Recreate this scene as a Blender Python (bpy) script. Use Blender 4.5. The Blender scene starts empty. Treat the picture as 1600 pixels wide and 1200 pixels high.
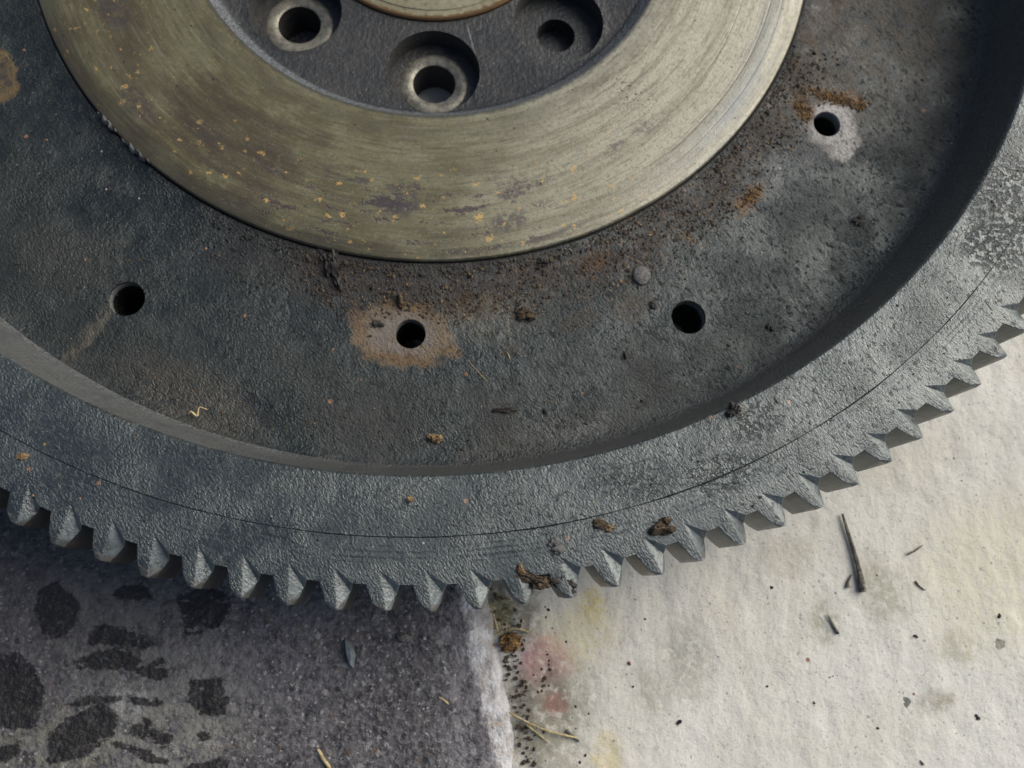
import bpy, bmesh, math, random
import numpy as np
from mathutils import Vector, Matrix, noise as mnoise

C = bpy.context.scene.collection
scene = bpy.context.scene
MM = 0.001
R_ = math.radians

# ------------------------------------------------------------------ camera
FPX, CW, CH = 1250.0, 1600.0, 1200.0
CAM = Vector((7.6, -145.64, 135.6))                      # millimetres
wv = Vector((0.2247, -0.06372, 0.0))
CROT = Matrix.Rotation(wv.length, 3, wv.normalized())
cam_data = bpy.data.cameras.new('camera')
cam = bpy.data.objects.new('camera', cam_data)
C.objects.link(cam)
cam.matrix_world = Matrix.Translation(CAM * MM) @ CROT.to_4x4()
cam_data.sensor_width = 36.0
cam_data.lens = FPX / CW * 36.0
cam_data.clip_start = 0.005
cam_data.clip_end = 20.0
scene.camera = cam
cam_data.dof.use_dof = True
cam_data.dof.focus_distance = 0.142
cam_data.dof.aperture_fstop = 20.0

# ------------------------------------------------------------------ light
SUN_AZ, SUN_EL = 27.0, 38.0        # azimuth measured from +X towards +Y
world = bpy.data.worlds.new('World')
scene.world = world
world.use_nodes = True
wn = world.node_tree.nodes
sky = wn.new('ShaderNodeTexSky')
sky.sky_type = 'NISHITA'
sky.sun_disc = False
sky.sun_elevation = R_(SUN_EL)
sky.sun_rotation = R_(90.0 - SUN_AZ)
sky.air_density = 1.0
sky.dust_density = 4.0
sky.ozone_density = 1.0
wn['Background'].inputs['Strength'].default_value = 0.05
world.node_tree.links.new(sky.outputs['Color'], wn['Background'].inputs['Color'])

sun_data = bpy.data.lights.new('sun', 'SUN')
sun_data.energy = 1.5
sun_data.angle = R_(55.0)
sun_data.color = (1.0, 0.995, 0.955)
sun = bpy.data.objects.new('sun', sun_data)
C.objects.link(sun)
sd = Vector((math.cos(R_(SUN_EL)) * math.cos(R_(SUN_AZ)), math.cos(R_(SUN_EL)) * math.sin(R_(SUN_AZ)), math.sin(R_(SUN_EL))))
sun.rotation_euler = sd.to_track_quat('Z', 'Y').to_euler()
sun.location = sd * 1.0

scene.view_settings.view_transform = 'Standard'
scene.view_settings.look = 'None'
scene.view_settings.exposure = 1.05
scene.view_settings.gamma = 1.0
scene.render.engine = 'CYCLES'

# ------------------------------------------------------------------ helpers
rng = random.Random(7)
nrs = np.random.RandomState(11)

def at(px, py, z):
    """point (mm) on the level z seen at photo pixel px, py"""
    d = CROT @ Vector(((px - CW / 2) / FPX, -(py - CH / 2) / FPX, -1.0))
    t = (z - CAM.z) / d.z
    return CAM + d * t

def link(name, me, mat=None, parent=None):
    o = bpy.data.objects.new(name, me)
    C.objects.link(o)
    if mat is not None and not me.materials:
        me.materials.append(mat)
    if parent is not None:
        o.parent = parent
    return o

def tag(o, label=None, cat=None, group=None, kind=None):
    if label: o['label'] = label
    if cat: o['category'] = cat
    if group: o['group'] = group
    if kind: o['kind'] = kind
    return o

def lathe(profile, seg=360, closed=True):
    """profile of (r, z) in mm, revolved; closed=True joins last to first"""
    me = bpy.data.meshes.new('lathe')
    n = len(profile)
    a = np.arange(seg) * 2 * math.pi / seg
    vs = []
    for ang in a:
        s, c = math.sin(ang), -math.cos(ang)
        for r, z in profile:
            vs.append((r * s * MM, r * c * MM, z * MM))
    fs = []
    m = n if closed else n - 1
    for i in range(seg):
        j = (i + 1) % seg
        for k in range(m):
            l = (k + 1) % n
            fs.append((i * n + k, i * n + l, j * n + l, j * n + k))
    me.from_pydata(vs, [], fs)
    bm = bmesh.new(); bm.from_mesh(me)
    bmesh.ops.recalc_face_normals(bm, faces=bm.faces)
    bm.to_mesh(me); bm.free()
    return me

def smooth(me, ang=35):
    me.shade_smooth()
    me.set_sharp_from_angle(angle=R_(ang))

def cyl_mesh(items, seg=64):
    """items: (x, y, z0, z1, r0, r1) in mm"""
    vs, fs = [], []
    for x, y, z0, z1, r0, r1 in items:
        b = len(vs)
        for i in range(seg):
            a = 2 * math.pi * i / seg
            vs.append(((x + r0 * math.cos(a)) * MM, (y + r0 * math.sin(a)) * MM, z0 * MM))
        for i in range(seg):
            a = 2 * math.pi * i / seg
            vs.append(((x + r1 * math.cos(a)) * MM, (y + r1 * math.sin(a)) * MM, z1 * MM))
        for i in range(seg):
            j = (i + 1) % seg
            fs.append((b + i, b + j, b + seg + j, b + seg + i))
        fs.append(tuple(b + i for i in reversed(range(seg))))
        fs.append(tuple(b + seg + i for i in range(seg)))
    me = bpy.data.meshes.new('cyl')
    me.from_pydata(vs, [], fs)
    return me

def cut(me, cutter_sets):
    o = bpy.data.objects.new('tmp', me); C.objects.link(o)
    tmp = []
    for items in cutter_sets:
        cm = cyl_mesh(items)
        co = bpy.data.objects.new('tmpc', cm); C.objects.link(co); tmp.append(co)
        md = o.modifiers.new('b', 'BOOLEAN')
        md.operation = 'DIFFERENCE'; md.object = co; md.solver = 'EXACT'
    dg = bpy.context.evaluated_depsgraph_get()
    out = bpy.data.meshes.new_from_object(o.evaluated_get(dg))
    for co in tmp + [o]:
        bpy.data.objects.remove(co)
    return out

# value noise in numpy for real relief
def vnoise(x, y, seed=0):
    xi = np.floor(x).astype(np.int64); yi = np.floor(y).astype(np.int64)
    fx = x - xi; fy = y - yi
    def h(a, b):
        n = (a * 374761393 + b * 668265263 + seed * 1274126177) & 0xffffffff
        n = ((n ^ (n >> 13)) * 1274126177) & 0xffffffff
        n = (n ^ (n >> 16)) & 0xffff
        return n / 65535.0
    u = fx * fx * (3 - 2 * fx); v = fy * fy * (3 - 2 * fy)
    return (h(xi, yi) * (1 - u) + h(xi + 1, yi) * u) * (1 - v) + (h(xi, yi + 1) * (1 - u) + h(xi + 1, yi + 1) * u) * v

def fbm(x, y, seed=0, oct=4):
    s = 0; a = 1; t = 0
    for i in range(oct):
        s = s + a * vnoise(x, y, seed + i * 7); t += a
        x = x * 2.03; y = y * 2.03; a *= .5
    return s / t

# ------------------------------------------------------------------ node builder
class NB:
    def __init__(self, name):
        self.m = bpy.data.materials.new(name)
        self.m.use_nodes = True
        self.t = self.m.node_tree
        self.bsdf = self.t.nodes['Principled BSDF']
        g = self.t.nodes.new('ShaderNodeNewGeometry')
        mm = self.t.nodes.new('ShaderNodeVectorMath'); mm.operation = 'SCALE'
        self.t.links.new(g.outputs['Position'], mm.inputs[0]); mm.inputs['Scale'].default_value = 1000.0
        self.P = mm.outputs[0]
        self.geo = g
    def L(self, sock, v):
        if isinstance(v, bpy.types.NodeSocket): self.t.links.new(v, sock)
        elif v is not None:
            if hasattr(sock, 'default_value') and isinstance(v, (tuple, list)) and len(v) == 3 and len(sock.default_value) == 4:
                v = (*v, 1.0)
            sock.default_value = v
    def math(self, op, a, b=None, c=None, clamp=False):
        n = self.t.nodes.new('ShaderNodeMath'); n.operation = op; n.use_clamp = clamp
        self.L(n.inputs[0], a)
        if b is not None: self.L(n.inputs[1], b)
        if c is not None: self.L(n.inputs[2], c)
        return n.outputs[0]
    def mul(self, a, b): return self.math('MULTIPLY', a, b)
    def add(self, a, b): return self.math('ADD', a, b)
    def sub(self, a, b): return self.math('SUBTRACT', a, b)
    def mx(self, a, b): return self.math('MAXIMUM', a, b)
    def sat(self, a): return self.math('ADD', a, 0.0, clamp=True)
    def vmath(self, op, a, b=None, scale=None):
        n = self.t.nodes.new('ShaderNodeVectorMath'); n.operation = op
        self.L(n.inputs[0], a)
        if b is not None: self.L(n.inputs[1], b)
        if scale is not None: self.L(n.inputs['Scale'], scale)
        return n.outputs['Value'] if op in ('LENGTH', 'DISTANCE', 'DOT_PRODUCT') else n.outputs[0]
    def comb(self, x, y, z):
        n = self.t.nodes.new('ShaderNodeCombineXYZ')
        self.L(n.inputs[0], x); self.L(n.inputs[1], y); self.L(n.inputs[2], z)
        return n.outputs[0]
    def sep(self, v):
        n = self.t.nodes.new('ShaderNodeSeparateXYZ'); self.L(n.inputs[0], v)
        return n.outputs
    def noise(self, scale, detail=3, rough=.55, vec=None, dist=0, color=False):
        n = self.t.nodes.new('ShaderNodeTexNoise')
        self.L(n.inputs['Vector'], vec if vec is not None else self.P)
        n.inputs['Scale'].default_value = scale; n.inputs['Detail'].default_value = detail
        n.inputs['Roughness'].default_value = rough; n.inputs['Distortion'].default_value = dist
        return n.outputs['Color'] if color else n.outputs['Fac']
    def vor(self, scale, vec=None, feature='F1', rand=1.0, out='Distance'):
        n = self.t.nodes.new('ShaderNodeTexVoronoi'); n.feature = feature
        self.L(n.inputs['Vector'], vec if vec is not None else self.P)
        n.inputs['Scale'].default_value = scale; n.inputs['Randomness'].default_value = rand
        return n.outputs[out]
    def ramp(self, v, a, b, lo=0.0, hi=1.0):
        n = self.t.nodes.new('ShaderNodeMapRange'); n.interpolation_type = 'SMOOTHSTEP'
        self.L(n.inputs['Value'], v)
        if a <= b:
            n.inputs['From Min'].default_value = a; n.inputs['From Max'].default_value = b
            n.inputs['To Min'].default_value = lo; n.inputs['To Max'].default_value = hi
        else:
            n.inputs['From Min'].default_value = b; n.inputs['From Max'].default_value = a
            n.inputs['To Min'].default_value = hi; n.inputs['To Max'].default_value = lo
        return n.outputs['Result']
    def mix(self, f, a, b, mode='MIX'):
        n = self.t.nodes.new('ShaderNodeMix'); n.data_type = 'RGBA'; n.blend_type = mode
        self.L(n.inputs[0], f); self.L(n.inputs[6], a); self.L(n.inputs[7], b)
        return n.outputs[2]
    def warp(self, amt, scale, vec=None, detail=3):
        v = vec if vec is not None else self.P
        n = self.noise(scale, detail, .6, v, color=True)
        d = self.vmath('SUBTRACT', n, (0.5, 0.5, 0.5))
        return self.vmath('ADD', v, self.vmath('SCALE', d, scale=amt * 2))
    def flat(self, v):
        s = self.sep(v); return self.comb(s[0], s[1], 0.0)
    def blob(self, v, x, y, rx, ry=None, rot=0.0, soft=.35):
        """soft elliptical stain in the plane; v a flattened vector"""
        ry = ry or rx
        d = self.vmath('SUBTRACT', v, (x, y, 0.0))
        s = self.sep(d); c, q = math.cos(rot), math.sin(rot)
        u = self.mul(self.add(self.mul(s[0], c), self.mul(s[1], q)), 1 / rx)
        w = self.mul(self.add(self.mul(s[0], -q), self.mul(s[1], c)), 1 / ry)
        l = self.vmath('LENGTH', self.comb(u, w, 0.0))
        return self.ramp(l, 1 + soft, 1 - soft)
    def polar(self, v=None):
        s = self.sep(v if v is not None else self.P)
        r = self.vmath('LENGTH', self.comb(s[0], s[1], 0.0))
        th = self.math('ARCTAN2', s[0], self.mul(s[1], -1.0))
        return r, th
    def specks(self, scale, thr, keep, vec=None):
        """sparse dots: voronoi distance under thr where the cell's random colour is over keep"""
        n = self.t.nodes.new('ShaderNodeTexVoronoi')
        self.L(n.inputs['Vector'], vec if vec is not None else self.P)
        n.inputs['Scale'].default_value = scale
        rs = self.sep(n.outputs['Color'])
        size = self.mul(rs[1], thr)
        a = self.math('LESS_THAN', n.outputs['Distance'], size)
        b = self.math('GREATER_THAN', rs[0], keep)
        return self.mul(a, b)
    def bump(self, h, dist_mm, strength=1.0, normal=None):
        n = self.t.nodes.new('ShaderNodeBump')
        n.inputs['Distance'].default_value = dist_mm * MM; n.inputs['Strength'].default_value = strength
        self.L(n.inputs['Height'], h)
        if normal is not None: self.L(n.inputs['Normal'], normal)
        return n.outputs['Normal']
    def out(self, color, rough, normal=None, metal=0.0, spec=0.5, coat=0.0):
        if coat:
            self.bsdf.inputs['Coat Weight'].default_value = coat; self.bsdf.inputs['Coat Roughness'].default_value = .28
            if normal is not None: self.L(self.bsdf.inputs['Coat Normal'], normal)
        self.L(self.bsdf.inputs['Base Color'], color); self.L(self.bsdf.inputs['Roughness'], rough)
        self.L(self.bsdf.inputs['Metallic'], metal); self.L(self.bsdf.inputs['Specular IOR Level'], spec)
        if normal is not None: self.L(self.bsdf.inputs['Normal'], normal)
        return self.m

# ------------------------------------------------------------------ heights (mm)
Z_DISH, Z_FACE, Z_HUB, Z_SEAT, Z_GROUND = -16.1, -14.5, -17.5, -22.3, -30.5
TEETH, T_STEP, T_PHASE = 124, 2 * math.pi / 124, -0.42074
R_JOINT = 140.9

def pol(r, deg):
    a = R_(deg); return r * math.sin(a), -r * math.cos(a)
bolt_a = [pol(110.5, -31.2 + 60 * k) for k in range(6)]      # larger plain holes
bolt_b = [pol(101.0, -1.4 + 60 * k - (2.6 if k == 5 else 0)) for k in range(6)]       # threaded holes with bare pads

# ------------------------------------------------------------------ materials
def grain(n):
    """vector for the greasy grain: slightly drawn out along one direction, as the grease ran"""
    s = n.sep(n.P)
    u = n.add(n.mul(s[0], .80), n.mul(s[1], .60)); w = n.add(n.mul(s[0], -.60), n.mul(s[1], .80))
    return n.comb(n.mul(u, 1.5), n.mul(w, .78), s[2])

def mat_casting(name, dish):
    n = NB(name)
    W = n.flat(n.warp(2.2, .25))
    W2 = n.flat(n.warp(2.6, .4, None, 6))
    big = n.noise(.035, 4)
    mid = n.noise(.22, 4, .6)
    fine = n.noise(1.6, 3, .6)
    r, th = n.polar()
    if dish:
        base = n.mix(n.ramp(big, .38, .62), (.004, .0070, .0080), (.010, .0130, .0135))
        base = n.mix(n.ramp(mid, .42, .78), base, (.026, .028, .027))
    else:
        base = n.mix(n.ramp(big, .35, .65), (.007, .011, .012), (.014, .019, .020))
        base = n.mix(n.ramp(mid, .45, .8), base, (.024, .029, .030))
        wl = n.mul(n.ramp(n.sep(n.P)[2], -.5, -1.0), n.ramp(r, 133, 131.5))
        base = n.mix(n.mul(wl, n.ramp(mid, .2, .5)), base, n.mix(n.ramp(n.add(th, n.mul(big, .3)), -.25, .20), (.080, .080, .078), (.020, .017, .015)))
    rough = n.add(.30 if not dish else .26, n.mul(mid, .24))
    if not dish: rough = n.add(rough, n.mul(wl, .2))
    top = n.ramp(n.sep(n.P)[2], Z_DISH - .7, Z_DISH - .35)   # not down inside the bored holes
    rust_h = 0.0
    if dish:
        # dry brown dust towards the outer wall and the lower middle
        dust = n.mul(n.ramp(n.noise(.05, 5, .6, W), .38, .66), n.ramp(r, 98, 120))
        base = n.mix(n.mul(n.mul(dust, n.ramp(th, -.75, -.1)), .38), base, (.050, .041, .035))
        # grimy crescent outside the friction face, reddish brown dirt
        side = n.ramp(th, -.62, -.12)
        cres = n.mul(n.mul(n.ramp(r, 101, 92), side), n.ramp(n.noise(.12, 5, .65, W), .25, .6))
        base = n.mix(n.mul(cres, .95), base, (.024, .015, .011))
        fle = n.mul(n.mul(n.ramp(n.noise(.5, 5, .7), .50, .68), n.mul(n.ramp(r, 106, 95), n.ramp(th, -.05, .25))), .8)
        base = n.mix(fle, base, (.11, .062, .030))
        rough = n.add(rough, n.mul(n.mx(cres, dust), .30))
        # right-hand brown haze of dust, upper right
        p = at(1330, 60, Z_DISH)
        hz = n.mul(n.blob(W, p.x, p.y, 26, 18, .6, .7), n.ramp(n.noise(.3, 5, .65), .3, .65))
        base = n.mix(n.mul(hz, .8), base, (.085, .062, .040))
        rough = n.add(rough, n.mul(hz, .25))
        # groove line shadowless dark oil ring at the foot of the friction face
        oil = n.mul(n.ramp(r, 90.0, 87.0), n.ramp(n.noise(.15, 3), .3, .6))
        base = n.mix(n.mul(oil, .8), base, (.012, .012, .012))
        # bare pads round the threaded holes
        def pad(px, py, rx, ry, rot, ring, inner, ringc, wm=W2):
            p = at(px, py, Z_DISH)
            a = n.blob(wm, p.x, p.y, rx, ry, rot, .12)
            b = n.blob(wm, p.x, p.y, rx * ring, ry * ring, rot, .3)
            return a, b, inner, ringc
        spots = [(628, 522, 9.8, 6.6, -.12, .70, (.155, .130, .112), (.135, .092, .052)),
                 (1300, 196, 7.0, 6.4, -1.2, .86, (.40, .37, .335), (.16, .085, .035)),
                 (0, 118, 6.2, 3.6, -1.2, .7, (.035, .028, .02), (.11, .070, .026))]
        for px, py, rx, ry, rot, ring, ci, cr in spots:
            a, b, _, _ = pad(px, py, rx, ry, rot, ring, ci, cr)
            if px > 1000:
                p2 = at(1318, 232, Z_DISH); a = n.mx(a, n.blob(W2, p2.x, p2.y, 4.0, 2.8, .9, .2)); b = n.mx(b, n.blob(W2, p2.x, p2.y, 3.6, 2.4, .9, .3))
            gr = n.noise(.7, 5, .7)
            cc = n.mix(n.mul(b, n.ramp(gr, .75, .35)), cr, ci)
            cc = n.mix(n.ramp(gr, .60, .72), cc, (.045, .03, .022))
            cc = n.mix(n.mul(n.ramp(n.noise(.9, 5, .7), .56, .66), .6), cc, (.15, .088, .035))
            if px > 1000:
                cc = n.mix(b, n.mix(n.ramp(gr, .42, .56), (.15, .13, .115), (.07, .045, .025)), n.mix(n.ramp(n.noise(.8, 5, .7), .50, .66), ci, (.20, .18, .17)))
            a = n.mul(a, top)
            base = n.mix(a, base, cc)
            rough = n.add(rough, n.mul(a, .25))
        # orange rust crust above the right-hand hole and small rust patches beside it
        for px, py, rx, ry, rot, s in ((1306, 150, 6.6, 1.9, -.15, 1), (1256, 172, 2.2, 3.4, .6, .9), (1172, 308, 4.2, 1.7, .6, 1), (1165, 325, 2.6, 1.3, .7, .8),
                                       (1075, 370, 1.4, .9, .3, .7), (905, 500, 3.5, 2.0, .5, .25), (800, 545, 2.4, 1.0, .2, .3), (740, 480, 6, 3.2, .1, .30),
                                       (985, 480, 4, 3, .5, .25), (930, 410, 3, 2, .2, .4), (705, 548, 1.8, 1.6, .2, .8), (625, 560, 7.5, 1.1, -.1, .6), (560, 500, 1.5, 4.0, .2, .45), (640, 478, 5, .9, -.2, .5)):
            p = at(px, py, Z_DISH)
            a = n.mul(n.mul(n.blob(W2, p.x, p.y, rx, ry, rot, .4), n.ramp(n.noise(1.4, 5, .7), .38, .48)), top)
            base = n.mix(n.mul(a, s), base, n.mix(n.ramp(n.noise(2.2, 3), .4, .6), (.17, .09, .030), (.065, .036, .018)))
            rough = n.add(rough, n.mul(a, .2))
        # tan bare smear right of the lower hole, smear left of the left hole
        for px, py, rx, ry, rot, s, col in ((770, 500, 9, 4.2, .15, .45, (.13, .115, .085)), (138, 528, 7.0, 1.0, .98, .9, (.085, .070, .050)), (150, 505, 6.0, 1.6, .95, .5, (.05, .042, .032)),
                                            (300, 620, 13, 5, -.45, .5, (.075, .058, .042)), (110, 400, 12, 7, -.3, .4, (.045, .038, .03)),
                                            (1250, 250, 12, 6, .7, .35, (.12, .12, .12)), (860, 690, 16, 4.5, .25, .4, (.06, .048, .04))):
            p = at(px, py, Z_DISH)
            a = n.mul(n.blob(W, p.x, p.y, rx, ry, rot, .5), n.ramp(n.noise(.5, 4), .25, .6))
            base = n.mix(n.mul(a, s), base, col)
        # bored walls: brighter metal at the mouth, the shade deeper down painted near black
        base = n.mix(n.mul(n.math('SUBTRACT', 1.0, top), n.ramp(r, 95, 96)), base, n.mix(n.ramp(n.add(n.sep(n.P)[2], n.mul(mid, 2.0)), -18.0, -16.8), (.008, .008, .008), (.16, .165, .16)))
    else:
        # pitted, flaked patch at the right of the rim
        for px, py, rx, ry, rot, s in ((1572, 335, 6.5, 10, -.3, 1.0), (1530, 380, 3.5, 4, 0, .6), (1130, 740, 6, 3, .3, .5), (990, 750, 7, 3, .1, .4), (1180, 660, 4, 3, .4, .5)):
            p = at(px, py, 0)
            a = n.mul(n.blob(W, p.x, p.y, rx, ry, rot, .5), n.ramp(n.noise(.75, 5, .65), .48, .56))
            if s > .55: base = n.mix(n.mul(a, s), base, (.010, .014, .020)); rough = n.add(rough, n.mul(a, .4))
            rust_h = n.add(n.mul(a, -1.6 * s), rust_h)
        wsp = n.mul(wl, n.ramp(n.noise(1.3, 5, .75), .50, .62))
        base = n.mix(n.mul(wsp, .75), base, (.020, .020, .019))
        base = n.mix(n.mul(n.mul(wl, n.ramp(n.noise(.35, 4, .7), .54, .66)), .6), base, (.045, .036, .028))
        br = n.mul(n.ramp(n.noise(.09, 5, .6, W), .54, .78), .35)
        base = n.mix(br, base, (.060, .050, .043))
        mach = n.mul(n.mul(n.ramp(r, 141.5, 142.5), n.ramp(r, 148.5, 147.0)), n.mul(n.ramp(th, -.7, -.1), n.ramp(n.noise(.08, 3), .35, .6)))
        rings = n.mul(n.mul(n.math('SINE', n.add(n.mul(r, 6.5), n.mul(n.noise(.3, 3), 5.0))), .10), mach)
        rust_h = n.add(rings, rust_h)
    # dust specks of several colours
    base = n.mix(n.mul(n.specks(.9, .20, .93), .8), base, (.17, .13, .09))
    base = n.mix(n.mul(n.specks(.35, .17, .90), .9), base, (.24, .11, .05))
    base = n.mix(n.mul(n.specks(1.3, .30, .85), .8), base, (.012, .012, .013))
    base = n.mix(n.mul(n.specks(.6, .12, .92), .9), base, (.34, .33, .29))
    # cast relief: grains, pimples and slow waviness
    GV = grain(n)
    h1 = n.noise(1.9, 3, .6, GV)
    h2 = n.vor(1.7, n.warp(.4, 1.4), 'SMOOTH_F1')
    h3 = n.noise(.12, 3)
    pim = n.specks(.8, .42, .55)
    h = n.add(n.mul(h1, .9), n.mul(n.sub(.6, h2), .22))
    h = n.add(h, n.mul(h3, .5))
    h = n.add(h, n.mul(n.noise(4.5, 2, .55, GV), .22))
    amp = n.ramp(n.noise(.09, 4), .35, .68, .40, 1.25)
    h = n.mul(h, amp)
    if not dish: h = n.add(h, n.mul(n.mul(wl, n.noise(1.6, 4, .7)), 1.6))
    gl = n.specks(1.5, .42, .72)
    h = n.add(h, n.mul(n.ramp(n.noise(.9, 4, .7, GV), .56, .72), .6))
    h = n.add(h, n.mul(gl, .22))
    if not dish: h = n.mul(h, n.ramp(r, 140.5, 141.2, 1.0, .72))
    if not isinstance(rust_h, float): h = n.add(h, rust_h)
    nor = n.bump(h, .46 if dish else .34, 1.0)
    rough = n.sub(rough, n.mul(n.ramp(n.noise(1.1, 3, .7), .56, .64), .20))
    n.bsdf.inputs['Specular Tint'].default_value = (.92, 1.0, .985, 1.0)
    return n.out(base, rough, nor, metal=0.0, spec=.62 if dish else 1.0, coat=.0 if dish else .34)

def mat_face():
    n = NB('worn_friction_face')
    r, th = n.polar()
    sv = n.comb(r, n.mul(th, 5.0), 0.0)            # smeared along the sweep
    sv2 = n.comb(r, n.mul(th, 14.0), 0.0)
    st = n.noise(.28, 4, .6, sv)
    st2 = n.noise(1.6, 4, .6, sv)
    W = n.flat(n.warp(1.2, .7))
    big = n.noise(.045, 4, .6)
    base = n.mix(n.ramp(big, .35, .65), (.135, .122, .054), (.195, .182, .096))
    # olive left end, paler greyer right end; the reflected light's gradation is painted in
    base = n.mix(n.mul(n.ramp(n.add(th, n.mul(big, .6)), .05, 1.1), .9), base, (.36, .335, .255))
    base = n.mix(n.mul(n.ramp(st, .42, .66), .5), base, (.085, .072, .034))
    base = n.mix(n.mul(n.ramp(st2, .50, .68), .5), base, (.075, .062, .036))
    base = n.mix(n.mul(n.ramp(n.noise(1.1, 4, .75), .48, .66), .55), base, (.085, .078, .048))
    base = n.mix(n.mul(n.ramp(n.noise(1.7, 3, .7), .55, .7), .35), base, (.36, .34, .25))
    bst = n.mul(n.ramp(n.noise(.07, 5, .70, n.comb(r, n.mul(th, 30.0), 5.0)), .45, .56), n.ramp(th, .55, -.3))
    base = n.mix(n.mul(bst, .6), base, n.mix(n.ramp(n.noise(.3, 4, .6), .4, .6), (.060, .048, .026), (.085, .062, .030)))
    brn = n.mul(n.mul(n.ramp(n.noise(.07, 4, .6, W), .45, .62), n.ramp(r, 60, 72)), n.ramp(th, .1, -.5))
    base = n.mix(n.mul(brn, .6), base, (.075, .052, .030))
    base = n.mix(n.mul(n.ramp(st2, .48, .28), .30), base, (.34, .32, .24))
    base = n.mix(n.mul(n.ramp(n.noise(.5, 5, .7), .5, .72), .35), base, (.10, .09, .06))
    # bluish grey veil on the outer right
    veil = n.mul(n.ramp(r, 74, 84), n.ramp(th, .35, 1.0))
    base = n.mix(n.mul(veil, n.ramp(n.noise(.25, 4, .6, sv), .3, .7)), base, (.17, .18, .18))
    # glazed purple brown patches, stretched along the sweep
    pv = n.vmath('ADD', sv2, n.vmath('SCALE', n.vmath('SUBTRACT', n.noise(.8, 3, .6, color=True), (.5, .5, .5)), scale=2.2))
    patch = n.ramp(n.noise(.42, 5, .70, pv), .53, .60)
    zone = n.mul(n.mul(n.ramp(r, 66, 74), n.ramp(r, 86.5, 84.0)), n.mul(n.ramp(th, -.75, -.25), n.ramp(th, .55, .2)))
    zone2 = n.mul(n.mul(n.ramp(r, 60, 68), n.ramp(r, 86.5, 82.0)), n.mul(n.ramp(th, -.9, -.7), n.ramp(th, -.2, -.5)))
    base = n.mix(n.mul(n.mul(patch, zone), .85), base, (.046, .034, .040))
    base = n.mix(n.mul(n.mul(n.ramp(n.noise(.3, 5, .65, pv), .46, .58), zone2), .7), base, (.065, .048, .032))
    for px, py, rx, ry, rot, s in ((622, 318, 4.0, 2.8, .05, .85), (800, 305, 3.2, 1.0, .15, .7), (960, 228, 3.2, .8, .5, .6), (1005, 200, 2.6, 1.2, .5, .5), (215, 160, 5.5, 2.2, -.9, .6),
                                   (640, 292, 5.2, .8, -.02, .7), (560, 282, 2.5, .8, -.05, .7), (795, 345, 4, 2, .3, .65), (320, 205, 6, 1.8, -.7, .4), (180, 15, 5, 3, -1.2, .6)):
        p = at(px, py, Z_FACE)
        a = n.mul(n.blob(W, p.x, p.y, rx, ry, rot, .35), n.ramp(n.noise(1.0, 4, .6), .40, .52))
        base = n.mix(n.mul(a, s), base, (.055, .042, .047))
    # ochre rust flecks
    # ochre rust flecks
    fl = n.mul(n.ramp(n.noise(.62, 4, .65, n.comb(r, n.mul(th, 50.0), 3.0)), .63, .665), n.mul(n.ramp(r, 64, 71), n.ramp(th, .75, .3)))
    base = n.mix(n.mul(fl, .9), base, (.50, .31, .10))
    for px, py, rx in ((215, 112, .9), (195, 135, .8), (192, 160, .8), (383, 236, .6), (408, 238, .9), (311, 190, .6), (750, 338, 1.3), (895, 262, .9), (572, 266, .5), (545, 378, .7), (880, 350, .7), (765, 372, .9),
                       (455, 358, .9), (163, 255, .5), (535, 335, .8), (120, 45, .6), (280, 218, .7), (660, 322, .8)):
        p = at(px, py, Z_FACE)
        a = n.mul(n.blob(W, p.x, p.y, rx * .8, rx * .55, .2, .3), n.ramp(n.noise(2.4, 4, .7), .38, .55))
        base = n.mix(n.mul(a, .95), base, (.54, .34, .12))
    # dark flecks
    base = n.mix(n.mul(n.specks(.55, .16, .86), .9), base, (.03, .022, .018))
    p = at(985, 150, Z_FACE)
    ck = n.mul(n.blob(W, p.x, p.y, 8, 3.5, -.6, .5), n.ramp(n.noise(1.6, 4, .7), .56, .62))
    base = n.mix(n.mul(ck, .9), base, (.045, .035, .02))
    grim = n.mul(n.ramp(n.add(r, n.mul(n.noise(.25, 5, .7), 7.0)), 83.5, 89.0), n.ramp(th, .15, -.35))
    base = n.mix(n.mul(grim, .6), base, (.050, .046, .034))
    sm_ = n.mul(n.ramp(n.noise(.12, 5, .65, sv2), .47, .60), n.ramp(th, .2, -.45))
    base = n.mix(n.mul(sm_, .3), base, (.060, .045, .028))
    # dark soot near the edges
    ed = n.mx(n.ramp(n.add(r, n.mul(n.noise(.9, 3), 1.0)), 55.8, 54.9), n.ramp(n.add(r, n.mul(n.noise(.9, 3), -1.0)), 85.2, 86.0))
    base = n.mix(n.mul(ed, .75), base, (.045, .045, .040))
    band = n.mul(n.mul(n.ramp(r, 55.5, 57), n.ramp(r, 61, 58)), n.ramp(n.noise(.1, 3), .4, .6))
    base = n.mix(n.mul(band, .35), base, (.085, .08, .055))
    rough = n.add(.32, n.mul(n.noise(.8, 4), .28))
    h = n.add(n.mul(n.noise(1.4, 3, .6, sv), .5), n.mul(n.noise(2.2, 4, .6), .5))
    h = n.add(h, n.mul(n.noise(5.0, 2, .6, sv), .25))
    h = n.sub(h, n.mul(n.mul(patch, zone), .35))
    # two scored rings at the right
    for rr, w in ((79.2, .18), (81.8, .12), (73.0, .1)):
        sc = n.mul(n.ramp(n.math('ABSOLUTE', n.sub(n.add(r, n.mul(n.noise(.03, 2), 1.2)), rr + .6)), w * 1.6, w * .4), n.ramp(th, .4, .9))
        base = n.mix(n.mul(sc, .25), base, (.07, .065, .05))
        h = n.sub(h, n.mul(sc, .35))
    return n.out(base, rough, n.bump(h, .10, 1.0), metal=.30, spec=.6)

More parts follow.
